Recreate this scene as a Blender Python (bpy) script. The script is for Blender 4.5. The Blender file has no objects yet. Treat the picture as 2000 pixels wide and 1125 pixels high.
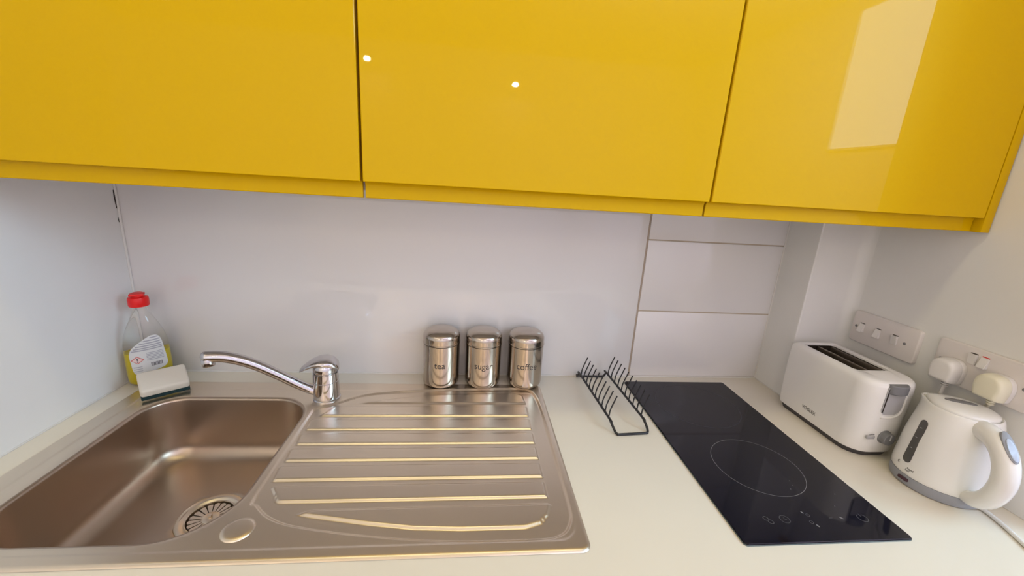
import bpy, bmesh, math, random
import numpy as np
from mathutils import Vector, Matrix
from mathutils.geometry import delaunay_2d_cdt
random.seed(3)
S = bpy.context.scene
COL = S.collection
PI = math.pi

# ------------------------------------------------------------------ camera
cam_d = bpy.data.cameras.new('camera')
cam = bpy.data.objects.new('camera', cam_d)
COL.objects.link(cam)
cam.location = (-0.0384, -1.0166, 0.5169)
cam.rotation_euler = (1.314, -0.0597, -0.0915)
cam_d.sensor_width = 36.0
cam_d.lens = 36.0 * 791.13 / 2000.0
cam_d.clip_start = 0.01
S.camera = cam

# ------------------------------------------------------------------ colour management, world, lights
S.view_settings.view_transform = 'Standard'
S.view_settings.look = 'None'
S.view_settings.gamma = 1.0
S.view_settings.use_curve_mapping = False
S.view_settings.exposure = -0.17
w = bpy.data.worlds.new('world')
S.world = w
w.use_nodes = True
w.node_tree.nodes['Background'].inputs[0].default_value = (0.80, 0.88, 1.0, 1)
w.node_tree.nodes['Background'].inputs[1].default_value = 1.0


def area_light(name, loc, target, sx, sy, power, color, shape='RECTANGLE', spread=None):
    d = bpy.data.lights.new(name, 'AREA')
    d.shape = shape
    d.size = sx
    if shape in ('RECTANGLE', 'ELLIPSE'):
        d.size_y = sy
    d.energy = power
    d.color = color
    if spread: d.spread = spread
    o = bpy.data.objects.new(name, d)
    COL.objects.link(o)
    o.location = loc
    v = Vector(target) - Vector(loc)
    o.rotation_euler = v.to_track_quat('-Z', 'Y').to_euler()
    return o


WARM = (1.0, 0.79, 0.50)
COOL = (0.62, 0.78, 1.0)
# daylight through the window of the side wall, ceiling batten above the worktop, ceiling spots of the room, then added fill lights
area_light('window_daylight', (1.79, -1.21, 1.09), (0.0, -1.21, 1.09), 1.0, 0.64, 25.0, (0.50, 0.78, 1.0))
area_light('ceiling_batten', (-0.05, -0.63, 1.47), (-0.05, -0.63, 0), 1.3, 0.10, 3.4, (1.0, 0.88, 0.46))
area_light('ceiling_spot', (0.26, -3.10, 1.25), (0.2, -2.0, -0.5), 0.05, 0.05, 2.5, WARM, 'DISK')
area_light('ceiling_spot', (-0.86, -3.10, 1.34), (-0.6, -2.0, -0.5), 0.05, 0.05, 2.5, WARM, 'DISK')
area_light('overhead_fill', (-0.1, -1.45, 1.49), (-0.1, -1.45, 0), 1.6, 0.9, 1.8, (1.0, 0.7, 0.3))  # added soft fill from above, not a fitting of the room
area_light('bounce_fill_left', (-1.2, -1.3, 1.1), (-1.4, -3.2, 0.5), 0.8, 0.5, 37.0, (1.0, 0.88, 0.72))  # added warm fill aimed at the front wall for bounce, no real lamp
area_light('bounce_fill_right', (0.7, -1.3, 1.1), (1.3, -3.2, 0.5), 0.8, 0.5, 44.0, (0.80, 0.72, 1.0))  # added cool fill, bounces off the right of the front wall


# ------------------------------------------------------------------ materials
def mat(name, col, rough=0.5, metal=0.0, coat=0.0, spec=0.5, trans=0.0, ior=1.45, noise=None, bump=None, emit=None, coatr=0.03):
    m = bpy.data.materials.new(name)
    m.use_nodes = True
    nt = m.node_tree
    b = nt.nodes['Principled BSDF']
    b.inputs['Base Color'].default_value = (*col, 1)
    b.inputs['Roughness'].default_value = rough
    b.inputs['Metallic'].default_value = metal
    b.inputs['Coat Weight'].default_value = coat
    b.inputs['Coat Roughness'].default_value = coatr
    b.inputs['Specular IOR Level'].default_value = spec
    b.inputs['Transmission Weight'].default_value = trans
    b.inputs['IOR'].default_value = ior
    tc = nt.nodes.new('ShaderNodeTexCoord')
    if noise:                                   # (scale xyz, amount, target)
        sc, amt, tgt = noise
        mp = nt.nodes.new('ShaderNodeMapping')
        mp.inputs['Scale'].default_value = sc
        nz = nt.nodes.new('ShaderNodeTexNoise')
        nz.inputs['Scale'].default_value = 1.0
        nz.inputs['Detail'].default_value = 5
        nt.links.new(tc.outputs['Object'], mp.inputs[0])
        nt.links.new(mp.outputs[0], nz.inputs[0])
        mr = nt.nodes.new('ShaderNodeMapRange')
        mr.inputs['From Min'].default_value = 0.3
        mr.inputs['From Max'].default_value = 0.7
        nt.links.new(nz.outputs[0], mr.inputs[0])
        if tgt == 'rough':
            mr.inputs['To Min'].default_value = rough - amt
            mr.inputs['To Max'].default_value = rough + amt
            nt.links.new(mr.outputs[0], b.inputs['Roughness'])
        else:
            mx = nt.nodes.new('ShaderNodeMix')
            mx.data_type = 'RGBA'
            mx.inputs[6].default_value = (*[c * (1 - amt) for c in col], 1)
            mx.inputs[7].default_value = (*[min(1, c * (1 + amt)) for c in col], 1)
            nt.links.new(mr.outputs[0], mx.inputs[0])
            nt.links.new(mx.outputs[2], b.inputs['Base Color'])
    if bump:
        sc, strength, dist = bump
        mp = nt.nodes.new('ShaderNodeMapping')
        mp.inputs['Scale'].default_value = sc
        nz = nt.nodes.new('ShaderNodeTexNoise')
        nz.inputs['Scale'].default_value = 1.0
        nz.inputs['Detail'].default_value = 4
        bp = nt.nodes.new('ShaderNodeBump')
        bp.inputs['Strength'].default_value = strength
        bp.inputs['Distance'].default_value = dist
        nt.links.new(tc.outputs['Object'], mp.inputs[0])
        nt.links.new(mp.outputs[0], nz.inputs[0])
        nt.links.new(nz.outputs[0], bp.inputs['Height'])
        nt.links.new(bp.outputs[0], b.inputs['Normal'])
    if emit:
        b.inputs['Emission Color'].default_value = (*emit[0], 1)
        b.inputs['Emission Strength'].default_value = emit[1]
    return m


M = {}
M['paint'] = mat('white_wall_paint', (0.80, 0.79, 0.76), 0.6, noise=((6, 6, 6), 0.02, 'col'), bump=((90, 90, 90), 0.12, 0.001))
M['room'] = mat('room_paint', (0.82, 0.82, 0.81), 0.7)
M['ceil'] = mat('ceiling_paint', (0.82, 0.81, 0.79), 0.8)
M['floor'] = mat('wood_floor', (0.22, 0.13, 0.07), 0.35, noise=((3, 30, 3), 0.3, 'col'))
M['glass_panel'] = mat('white_glass_splashback', (0.76, 0.74, 0.72), 0.30, coat=1.0, coatr=0.02)
M['tile'] = mat('white_glazed_tile', (0.77, 0.75, 0.73), 0.15, coat=0.6, bump=((9, 9, 9), 0.15, 0.002), coatr=0.03)
M['wood'] = mat('brown_door_wood', (0.22, 0.13, 0.07), 0.4, noise=((20, 20, 2), 0.3, 'col'))
M['grout'] = mat('grout', (0.48, 0.40, 0.30), 0.8)
M['silicone'] = mat('aged_silicone', (0.42, 0.34, 0.26), 0.5)
M['wsil'] = mat('white_silicone', (0.72, 0.70, 0.66), 0.4)
M['top'] = mat('cream_laminate', (0.81, 0.755, 0.63), 0.28, noise=((5, 5, 5), 0.015, 'col'))
M['yellow'] = mat('yellow_gloss', (0.66, 0.405, 0.001), 0.35, spec=0.03, coat=0.25, coatr=0.015, bump=((14, 14, 1.2), 0.04, 0.002))
M['yellow_edge'] = mat('yellow_gloss_lip', (0.66, 0.405, 0.001), 0.35, spec=0.03, coat=0.25, coatr=0.04)
M['carcass'] = mat('cabinet_board', (0.72, 0.70, 0.66), 0.5)
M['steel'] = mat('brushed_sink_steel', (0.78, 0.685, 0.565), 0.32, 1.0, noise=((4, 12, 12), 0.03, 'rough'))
M['steel_bowl'] = mat('darkened_bowl_steel', (0.50, 0.405, 0.32), 0.34, 1.0, noise=((12, 12, 12), 0.04, 'rough'))  # same sheet as the drainer, base colour darkened for the dark room it reflects
M['can'] = mat('brushed_canister_steel', (0.50, 0.44, 0.38), 0.15, 1.0, bump=((3, 3, 500), 0.06, 0.0004))
M['chrome'] = mat('chrome', (0.57, 0.555, 0.57), 0.08, 1.0)
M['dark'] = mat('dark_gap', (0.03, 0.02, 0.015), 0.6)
M['print'] = mat('dark_print', (0.06, 0.05, 0.045), 0.5)
M['wire'] = mat('black_coated_wire', (0.018, 0.018, 0.02), 0.35)
M['hob'] = mat('black_ceramic_glass', (0.006, 0.006, 0.013), 0.06, spec=0.42)
M['hobedge'] = mat('hob_ground_edge', (0.10, 0.13, 0.14), 0.25)
M['hobprint'] = mat('hob_grey_print', (0.20, 0.195, 0.195), 0.4)
M['hobprint2'] = mat('hob_faint_print', (0.07, 0.07, 0.075), 0.4)
M['hobzone'] = mat('hob_zone_line', (0.02, 0.02, 0.03), 0.3)
M['wplastic'] = mat('white_plastic', (0.86, 0.84, 0.81), 0.30, coat=0.2)
M['kplastic'] = mat('white_kettle_plastic', (0.84, 0.83, 0.80), 0.22, coat=0.4)
M['plate'] = mat('white_socket_plastic', (0.74, 0.69, 0.66), 0.32)
M['plug'] = mat('white_plug_plastic', (0.76, 0.73, 0.70), 0.3)
M['plugold'] = mat('yellowed_plug_plastic', (0.80, 0.76, 0.60), 0.3)
M['grey'] = mat('grey_plastic', (0.19, 0.19, 0.20), 0.4)
M['darkbase'] = mat('dark_base_plastic', (0.055, 0.05, 0.055), 0.4)
M['midgrey'] = mat('mid_grey_plastic', (0.30, 0.31, 0.34), 0.4)
M['ltgrey'] = mat('light_grey_plastic', (0.46, 0.45, 0.46), 0.4)
M['gauge'] = mat('smoked_gauge', (0.10, 0.095, 0.09), 0.15)
M['bluegrey'] = mat('blue_grey_switch', (0.48, 0.55, 0.68), 0.3)
M['red'] = mat('red_plastic', (0.80, 0.012, 0.012), 0.35)
M['redmark'] = mat('red_mark', (0.7, 0.03, 0.02), 0.4)
M['slot'] = mat('toaster_slot_dark', (0.02, 0.014, 0.01), 0.5)
M['slotrim'] = mat('toaster_slot_metal', (0.16, 0.13, 0.10), 0.4, 0.6)
M['bottle'] = mat('clear_bottle', (0.99, 0.98, 0.96), 0.03, trans=1.0, ior=1.08, coat=0.8)
M['soap'] = mat('yellow_washing_liquid', (0.98, 0.80, 0.02), 0.05, trans=0.45, ior=1.15)
M['label'] = mat('paper_label', (0.66, 0.66, 0.64), 0.5)
M['labtext'] = mat('label_print_grey', (0.36, 0.36, 0.39), 0.6)
M['labbar'] = mat('label_print_dark', (0.14, 0.13, 0.14), 0.6)
M['labred'] = mat('label_print_red', (0.60, 0.16, 0.14), 0.6)
M['pink'] = mat('label_pink', (0.78, 0.60, 0.56), 0.6)
M['sponge'] = mat('cream_sponge', (0.74, 0.69, 0.58), 0.9, bump=((700, 700, 700), 0.35, 0.001))
M['scour'] = mat('dark_green_scourer', (0.010, 0.035, 0.038), 0.95, bump=((900, 900, 900), 0.8, 0.002))
M['wframe'] = mat('window_frame_white', (0.8, 0.8, 0.8), 0.4)
M['led'] = mat('dark_red_led_window', (0.07, 0.03, 0.04), 0.2)


# ------------------------------------------------------------------ helpers
def finish(name, me, m, parent=None, loc=None, smooth=True, angle=40):
    o = bpy.data.objects.new(name, me)
    COL.objects.link(o)
    if m: me.materials.append(m)
    if smooth:
        me.polygons.foreach_set('use_smooth', [True] * len(me.polygons))
        if angle: me.set_sharp_from_angle(angle=math.radians(angle))
    if loc is not None: o.location = loc
    if parent is not None: o.parent = parent
    return o


def obj(name, bm, m, parent=None, loc=None, smooth=True, angle=40, fix=True):
    if fix:
        bmesh.ops.recalc_face_normals(bm, faces=bm.faces)
    me = bpy.data.meshes.new(name)
    bm.to_mesh(me)
    bm.free()
    return finish(name, me, m, parent, loc, smooth, angle)


def tag(o, label, cat, group=None):
    o['label'] = label
    o['category'] = cat
    if group: o['group'] = group
    return o


def thing(name, label, cat, loc=(0, 0, 0), rotz=0.0, group=None):
    o = bpy.data.objects.new(name, None)
    o.empty_display_size = 0.02
    COL.objects.link(o)
    o.location = loc
    o.rotation_euler = (0, 0, rotz)
    return tag(o, label, cat, group)


def struct(name, bm, m, **k):
    o = obj(name, bm, m, **k)
    o['kind'] = 'structure'
    return o


def box(bm, x0, x1, y0, y1, z0, z1, bev=0.0, seg=2):
    vs = [bm.verts.new((x, y, z)) for z in (z0, z1) for y in (y0, y1) for x in (x0, x1)]
    fs = [bm.faces.new([vs[i] for i in q]) for q in
          ((0, 2, 3, 1), (4, 5, 7, 6), (0, 1, 5, 4), (2, 6, 7, 3), (0, 4, 6, 2), (1, 3, 7, 5))]
    if bev:
        es = list({e for f in fs for e in f.edges})
        bmesh.ops.bevel(bm, geom=es, offset=bev, segments=seg, affect='EDGES', profile=0.5)
    return bm


def boxm(*a, **k):
    return box(bmesh.new(), *a, **k)


def loft(bm, rings, cap0=True, cap1=True, closed=True):
    R = [[bm.verts.new(p) for p in r] for r in rings]
    n = len(R[0])
    for a, b in zip(R, R[1:]):
        for i in range(n if closed else n - 1):
            j = (i + 1) % n
            bm.faces.new((a[i], a[j], b[j], b[i]))
    if cap0: bm.faces.new(R[0][::-1])
    if cap1: bm.faces.new(R[-1])
    return R


def lathe(bm, prof, n=48, c=(0, 0), cap0=True, cap1=True):
    rings = [[(c[0] + r * math.cos(2 * PI * i / n), c[1] + r * math.sin(2 * PI * i / n), z) for i in range(n)] for r, z in prof]
    loft(bm, rings, cap0, cap1)
    return bm


def smooth_path(pts, sub=8):
    P = [Vector(p) for p in pts]
    P = [P[0] * 2 - P[1]] + P + [P[-1] * 2 - P[-2]]
    out = []
    for i in range(1, len(P) - 2):
        p0, p1, p2, p3 = P[i - 1:i + 3]
        for k in range(sub):
            t = k / sub
            out.append(0.5 * ((2 * p1) + (p2 - p0) * t + (2 * p0 - 5 * p1 + 4 * p2 - p3) * t * t + (3 * p1 - p0 - 3 * p2 + p3) * t ** 3))
    out.append(P[-2])
    return out


def tube(bm, pts, r, n=12, up=None, flat=1.0, cap=True):
    """tube through points; r number or list; flat scales the section across 'up'."""
    P = [Vector(p) for p in pts]
    R = r if isinstance(r, (list, tuple)) else [r] * len(P)
    nrm = None
    rings = []
    for i, p in enumerate(P):
        t = (P[min(i + 1, len(P) - 1)] - P[max(i - 1, 0)]).normalized()
        if nrm is None:
            a = Vector(up) if up else (Vector((0, 0, 1)) if abs(t.z) < .9 else Vector((1, 0, 0)))
            nrm = (a - t * a.dot(t)).normalized()
        else:
            nrm = (nrm - t * nrm.dot(t)).normalized()
        b = t.cross(nrm)
        rings.append([tuple(p + (nrm * math.cos(2 * PI * k / n) * R[i] * flat + b * math.sin(2 * PI * k / n) * R[i])) for k in range(n)])
    loft(bm, rings, cap, cap)
    return bm


def prism(bm, poly, z0, z1):
    loft(bm, [[(x, y, z0) for x, y in poly], [(x, y, z1) for x, y in poly]])
    return bm


def rrect(x0, x1, y0, y1, r, n=8):
    """rounded rectangle; r = radii at (x1,y1),(x0,y1),(x0,y0),(x1,y0)"""
    if not isinstance(r, (list, tuple)): r = [r] * 4
    out = []
    for (cx, cy, a0), q in zip(((x1, y1, 0), (x0, y1, 90), (x0, y0, 180), (x1, y0, 270)), r):
        sx = -1 if cx == x1 else 1
        sy = -1 if cy == y1 else 1
        for k in range(n + 1):
            a = math.radians(a0 + 90 * k / n)
            out.append((cx + sx * q + q * math.cos(a), cy + sy * q + q * math.sin(a)))
    return out


def text_mesh(txt, size, extrude=0.0002, align='CENTER'):
    cu = bpy.data.curves.new('t', 'FONT')
    cu.body = txt
    cu.size = size
    cu.extrude = extrude
    cu.align_x = align
    cu.resolution_u = 3
    o = bpy.data.objects.new('t', cu)
    COL.objects.link(o)
    dg = bpy.context.evaluated_depsgraph_get()
    me = bpy.data.meshes.new_from_object(o.evaluated_get(dg))
    bpy.data.objects.remove(o)
    me.materials.clear()
    return me


def arc(cx, cy, r, a0, a1, n):
    return [(cx + r * math.cos(math.radians(a0 + (a1 - a0) * k / n)), cy + r * math.sin(math.radians(a0 + (a1 - a0) * k / n))) for k in range(n + 1)]


# ================================================================== STRUCTURE
XL, XR = -0.841, 0.937          # alcove side walls
TL, TR = 0.4189, 0.8059         # tile column
struct('floor', boxm(-2.6, 1.9, -4.6, 0.1, -0.95, -0.90), M['floor'], smooth=False)
struct('ceiling', boxm(-2.6, 1.9, -4.6, 0.1, 1.50, 1.55), M['ceil'], smooth=False)
wb = struct('wall_back', boxm(-2.6, 1.9, 0.008, 0.1, -0.9, 1.5), M['paint'], smooth=False)
struct('wall_left', boxm(-0.95, XL, -0.72, 0.008, -0.9, 1.5, bev=0.004), M['paint'], smooth=False)
# right alcove wall with a soft plaster curve where it meets the boxing
bm = bmesh.new()
p = [(1.05, -0.565), (1.05, 0.008), (XR, 0.008), (XR, -0.128)]
poly = [(XR + 0.0, -0.565)] + [(1.05, -0.565), (1.05, 0.008), (XR, 0.008)]
prism(bm, poly, -0.9, 1.5)
struct('wall_right', bm, M['paint'], smooth=False)
# boxed pipe chase in the corner: side face (plain) and front face, curved into the right wall
bm = bmesh.new()
pts = [(TR, 0.008), (TR, -0.100), (TR + 0.0008, -0.1034), (TR + 0.0035, -0.105)]
pts += [(XR - 0.022 + 0.022 * math.sin(math.radians(a)), -0.127 + 0.022 * math.cos(math.radians(a))) for a in (0, 15, 30, 45, 60, 75, 90)]
pts += [(XR, 0.008)]
prism(bm, pts, -0.9, 1.5)
struct('wall_chase', bm, M['paint'], angle=30)
# rest of the room behind the camera
struct('wall_front', boxm(-2.6, 1.9, -3.3, -3.2, -0.9, 1.5), M['room'], smooth=False)
struct('wall_far_left', boxm(-2.7, -2.6, -4.6, 0.0, -0.9, 1.5), M['room'], smooth=False)
bm = bmesh.new()
for b in ((-4.6, -1.715, -0.9, 1.5), (-0.705, 0.0, -0.9, 1.5), (-1.715, -0.705, -0.9, 0.765), (-1.715, -0.705, 1.415, 1.5)):
    box(bm, 1.8, 1.9, *b)
struct('wall_far_right', bm, M['room'], smooth=False)
bm = bmesh.new()
for b in ((-1.715, -1.707, 0.765, 1.415), (-0.713, -0.705, 0.765, 1.415), (-1.715, -0.705, 0.765, 0.775), (-1.715, -0.705, 1.405, 1.415)):
    box(bm, 1.775, 1.80, *b)
struct('window_1', bm, M['wframe'], smooth=False)

# glass splashback
sp = obj('splashback', boxm(XL + 0.003, TL - 0.002, 0.0, 0.0075, 0.002, 0.66, bev=0.001), M['glass_panel'])
tag(sp, 'large glossy white splashback panel behind the sink', 'splashback')

# tiles (parts of the back wall)
ROW = 0.195
tme = None
for k in range(4):
    z0 = 0.0035 + k * ROW
    if tme is None:
        tme = obj('tile', boxm(TL + 0.0028, TR - 0.0015, 0, 0.007, 0, ROW - 0.003, bev=0.0012), M['tile'], parent=wb, loc=(0, 0, z0))
    else:
        o = tme.copy()
        COL.objects.link(o)
        o.location = (0, 0, z0)
# grout bed and joints
g = struct('trim_1', boxm(TL + 0.0012, TR, 0.0014, 0.008, 0.0, 0.78), M['grout'], smooth=False)
g['label'] = 'beige grout behind the white tiles'
g = struct('trim_2', boxm(TL - 0.0022, TL + 0.0016, -0.0006, 0.007, 0.0, 0.66, bev=0.0006), M['silicone'])
g['label'] = 'brownish sealant strip between splashback and tiles'
bm = bmesh.new()
tube(bm, [(TR - .0006, -0.0004, 0.0), (TR - .0006, -0.0004, 0.30), (TR - .0006, -0.0004, 0.66)], 0.0018, 8)
struct('trim_3', bm, M['wsil'])
bm = bmesh.new()
tube(bm, [(XL + 0.0015, -0.0015, 0.0), (XL + 0.0015, -0.0015, 0.6)], 0.0028, 8)
tube(bm, [(XL, 0.0, 0.001), (TR, 0.0, 0.001)], 0.0022, 8)
tube(bm, [(TR, 0.0, 0.001), (TR, -0.105, 0.001), (XR, -0.105, 0.001)], 0.0018, 8)
tube(bm, [(XR, -0.105, 0.001), (XR, -0.565, 0.001)], 0.0018, 8)
tube(bm, [(XL, 0.0, 0.001), (XL, -0.62, 0.001)], 0.0022, 8)
struct('trim_4', bm, M['wsil'])
# crack in the corner sealant
bm = bmesh.new()
tube(bm, [(XL + 0.0004, -0.0052, 0.446), (XL + 0.0006, -0.006, 0.43), (XL + 0.0004, -0.0048, 0.405)], [0.0007, 0.0012, 0.0006], 6)
tube(bm, [(XL + 0.0006, -0.006, 0.385), (XL + 0.0006, -0.0055, 0.374)], 0.0006, 6)
struct('trim_5', bm, M['dark'])

# ================================================================== WORKTOP
SX0, SX1, SY0, SY1 = -0.7915, 0.1535, -0.5583, -0.0583
bm = bmesh.new()
outer = [(XL, -0.62), (XR, -0.62), (XR, -0.1), (TR, -0.1), (TR, 0.0), (XL, 0.0)]
# slab with sink cut-out, built as grid cells
xs = [XL, SX0 + 0.012, SX1 - 0.012, TR, XR]
ys = [-0.62, SY0 + 0.012, -0.1045, SY1 - 0.012, 0.0]
cells = []
for i in range(4):
    for j in range(4):
        if i == 1 and j in (1, 2): continue
        if i == 3 and j in (2, 3): continue
        cells.append((i, j))
vv = {}
def V3(i, j, z):
    if (i, j, z) not in vv: vv[(i, j, z)] = bm.verts.new((xs[i], ys[j], z))
    return vv[(i, j, z)]
for (i, j) in cells:
    bm.faces.new((V3(i, j, 0), V3(i + 1, j, 0), V3(i + 1, j + 1, 0), V3(i, j + 1, 0)))
    bm.faces.new((V3(i, j, -.038), V3(i, j + 1, -.038), V3(i + 1, j + 1, -.038), V3(i + 1, j, -.038)))
    for (di, dj, a, b) in ((-1, 0, (0, 0), (0, 1)), (1, 0, (1, 0), (1, 1)), (0, -1, (0, 0), (1, 0)), (0, 1, (0, 1), (1, 1))):
        if (i + di, j + dj) not in cells:
            p, q = (i + a[0], j + a[1]), (i + b[0], j + b[1])
            bm.faces.new((V3(*p, 0), V3(*q, 0), V3(*q, -.038), V3(*p, -.038)))
wt = obj('worktop', bm, M['top'], smooth=False)
tag(wt, 'cream laminate kitchen worktop running under sink, hob, toaster and kettle', 'worktop')

# ================================================================== WALL CABINETS
ZB, Z1, ZT = 0.4768, 0.5030, 1.20
YF = -0.335
def door_bm(x0, x1):
    prof = [(YF, ZT), (YF, Z1 + 0.0012), (YF + 0.0004, Z1 + 0.0004), (YF + 0.0014, Z1), (YF + 0.004, Z1),
            (YF + 0.010, Z1 + 0.001), (YF + 0.0145, Z1 - 0.001), (YF + 0.0165, Z1 - 0.006), (YF + 0.0165, ZB + 0.0012),
            (YF + 0.0175, ZB), (YF + 0.0225, ZB), (YF + 0.0235, ZB + 0.001), (YF + 0.0235, ZT)]
    bm = bmesh.new()
    rings = []
    for x, ins in ((x0, 0.0012), (x0 + 0.0012, 0.0), (x1 - 0.0012, 0.0), (x1, 0.0012)):
        r = []
        for k, (y, z) in enumerate(prof):
            yy = y + (ins if k < 4 else 0)
            r.append((x, yy, z))
        rings.append(r)
    loft(bm, rings)
    return bm

cabs = [(-0.8125, -0.2172, 'yellow gloss wall cabinet at the left, above sink bowl'),
        (-0.2128, 0.3690, 'yellow gloss wall cabinet in the middle, above canisters and dish rack'),
        (0.3728, 0.9140, 'yellow gloss wall cabinet at the right, above hob and toaster')]
for x0, x1, lab in cabs:
    t = thing('wall_cabinet', lab, 'cabinet', ((x0 + x1) / 2, -0.16, ZB), group='row of yellow wall cabinets')
    off = Vector(t.location)
    b = boxm(x0 - 0.0012, x1 + 0.0012, YF + 0.025, -0.0005, ZB + 0.012, ZT, bev=0.0008)
    bmesh.ops.translate(b, verts=b.verts, vec=-off)
    obj('carcass', b, M['carcass'], t)
    b = door_bm(x0, x1)
    bmesh.ops.translate(b, verts=b.verts, vec=-off)
    obj('door', b, M['yellow'], t, angle=25)
ep = obj('end_panel', boxm(0.9162, 0.9345, YF + 0.0005, -0.106, ZB - 0.0002, ZT, bev=0.0008), M['yellow'])
tag(ep, 'narrow yellow gloss end panel between right cabinet and wall', 'end panel')

# ================================================================== SINK
def sdf_poly(P, poly):
    """signed distance, negative inside; P (n,2)"""
    poly = np.array(poly)
    d = np.full(len(P), 1e9)
    inside = np.zeros(len(P), bool)
    n = len(poly)
    for i in range(n):
        a, b = poly[i], poly[(i + 1) % n]
        e = b - a
        w_ = P - a
        t = np.clip((w_ @ e) / max(e @ e, 1e-12), 0, 1)
        d = np.minimum(d, np.hypot(*(w_ - t[:, None] * e).T))
        c = ((a[1] > P[:, 1]) != (b[1] > P[:, 1]))
        with np.errstate(divide='ignore', invalid='ignore'):
            xx = (b[0] - a[0]) * (P[:, 1] - a[1]) / (b[1] - a[1]) + a[0]
        inside ^= c & (P[:, 0] < xx)
    return np.where(inside, -d, d)

def sstep(x, a, b):
    t = np.clip((x - a) / (b - a), 0, 1)
    return t * t * (3 - 2 * t)

BX0, BX1, BY0, BY1 = -0.728, -0.3845, -0.525, -0.130
BR = [0.085, 0.070, 0.085, 0.105]
def bowl_ring(d, n=14):
    return rrect(BX0 + d, BX1 - d, BY0 + d, BY1 - d, [max(r - d * 0.75, 0.02) for r in BR], n)
bowl0 = bowl_ring(0)
outer = rrect(SX0, SX1, SY0, SY1, [0.014, 0.016, 0.02, 0.016], 6)
rec_pts = [(-0.376, -0.182), (-0.3600, -0.166), (-0.3326, -0.1528), (-0.2762, -0.1149), (-0.20, -0.1000), (-0.12, -0.0915), (0.0, -0.0840), (0.095, -0.0800),
           (0.121, -0.088), (0.132, -0.112), (0.1385, -0.17), (0.1395, -0.30), (0.1390, -0.46), (0.1335, -0.503), (0.112, -0.5285), (0.062, -0.5345),
           (-0.06, -0.5325), (-0.16, -0.522), (-0.25, -0.507), (-0.303, -0.494), (-0.338, -0.4765), (-0.360, -0.4560), (-0.372, -0.44), (-0.374, -0.30)]
rec = [(p.x, p.y) for p in smooth_path([(x, y, 0) for x, y in rec_pts] + [(rec_pts[0][0], rec_pts[0][1], 0)], 4)][:-1]
inner_line = rrect(-0.757, 0.1385, -0.5385, -0.098, [0.03, 0.05, 0.05, 0.03], 6)
LY = [-0.152, -0.205, -0.255, -0.303, -0.351, -0.401, -0.450]
LXL = [-0.290, -0.353, -0.3635, -0.3625, -0.3625, -0.3615, -0.332]
plats = [[(-0.285, -0.1515), (0.105, -0.1505), (0.1010, -0.112), (0.085, -0.102), (0.0, -0.1035), (-0.13, -0.1140), (-0.20, -0.128)]]
for i in range(1, 7):
    xl = LXL[i]
    xb = min(xl - 0.004, -0.352) if i < 6 else -0.356
    if i == 1: xb = -0.335
    plats.append([(xl, LY[i]), (0.1055, LY[i] + 0.001), (0.1055, LY[i - 1] - 0.0115), (xb + 0.004, LY[i - 1] - 0.0125), (xb, LY[i - 1] - 0.016)])
plats.append([(-0.2900, -0.4745), (-0.27, -0.4795), (-0.18, -0.4965), (-0.11, -0.5070), (-0.04, -0.5110), (0.06, -0.5110), (0.085, -0.503), (0.100, -0.488), (0.1075, -0.4665), (0.104, -0.4635), (-0.27, -0.4665)])

def spaced(segs):
    out = []
    for a, b, st in segs:
        n = max(1, round((b - a) / st))
        out += [a + (b - a) * k / n for k in range(n)]
    return out + [segs[-1][1]]
gx = spaced([(SX0 + .0012, SX0 + 0.008, 0.0017), (SX0 + 0.008, SX0 + 0.029, 0.007), (SX0 + 0.029, SX0 + 0.041, 0.002), (SX0 + 0.041, -0.405, 0.009),
             (-0.405, -0.345, 0.0022), (-0.345, 0.095, 0.0055), (0.095, 0.1455, 0.0017), (0.1455, SX1 - .0012, 0.0015)])
gy = spaced([(SY0 + .0012, SY0 + 0.008, 0.0017), (SY0 + 0.008, -0.094, 0.00165), (-0.094, -0.064, 0.0016), (-0.064, SY1 - .0012, 0.0015)])
G = np.array([(x, y) for x in gx for y in gy])
db = sdf_poly(G, bowl0)
do = sdf_poly(G, outer)
G = G[(db > 0.0012) & (do < -0.0007)]
n0, n1 = len(outer), len(bowl0)
allp = [Vector(p) for p in outer] + [Vector(p) for p in bowl0] + [Vector((float(a), float(b))) for a, b in G]
edges = [(i, (i + 1) % n0) for i in range(n0)] + [(n0 + i, n0 + (i + 1) % n1) for i in range(n1)]
cv, ce, cf, ov, oe, of_ = delaunay_2d_cdt(allp, edges, [], 0, 1e-7)
PV = np.array([(v[0], v[1]) for v in cv])
F = np.array([f for f in cf])
cen = PV[F].mean(axis=1)
keep = (sdf_poly(cen, bowl0) > 0) & (sdf_poly(cen, outer) < 0)
F = F[keep]
do = -sdf_poly(PV, outer)
db = sdf_poly(PV, bowl0)
H = 0.0008 + 0.0030 * np.sin(np.clip(do / 0.006, 0, 1) * PI / 2)
di = sdf_poly(PV, inner_line)
H -= 0.0009 * sstep(-di, -0.0018, 0.0032)
dr = sdf_poly(PV, rec)
inrec = sstep(-dr, -0.002, 0.0035)
pl = np.zeros(len(PV))
for q in plats:
    pl = np.maximum(pl, sstep(-sdf_poly(PV, q), -0.0018, 0.0036))
H += inrec * (-0.0038 + 0.0033 * pl)
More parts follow.
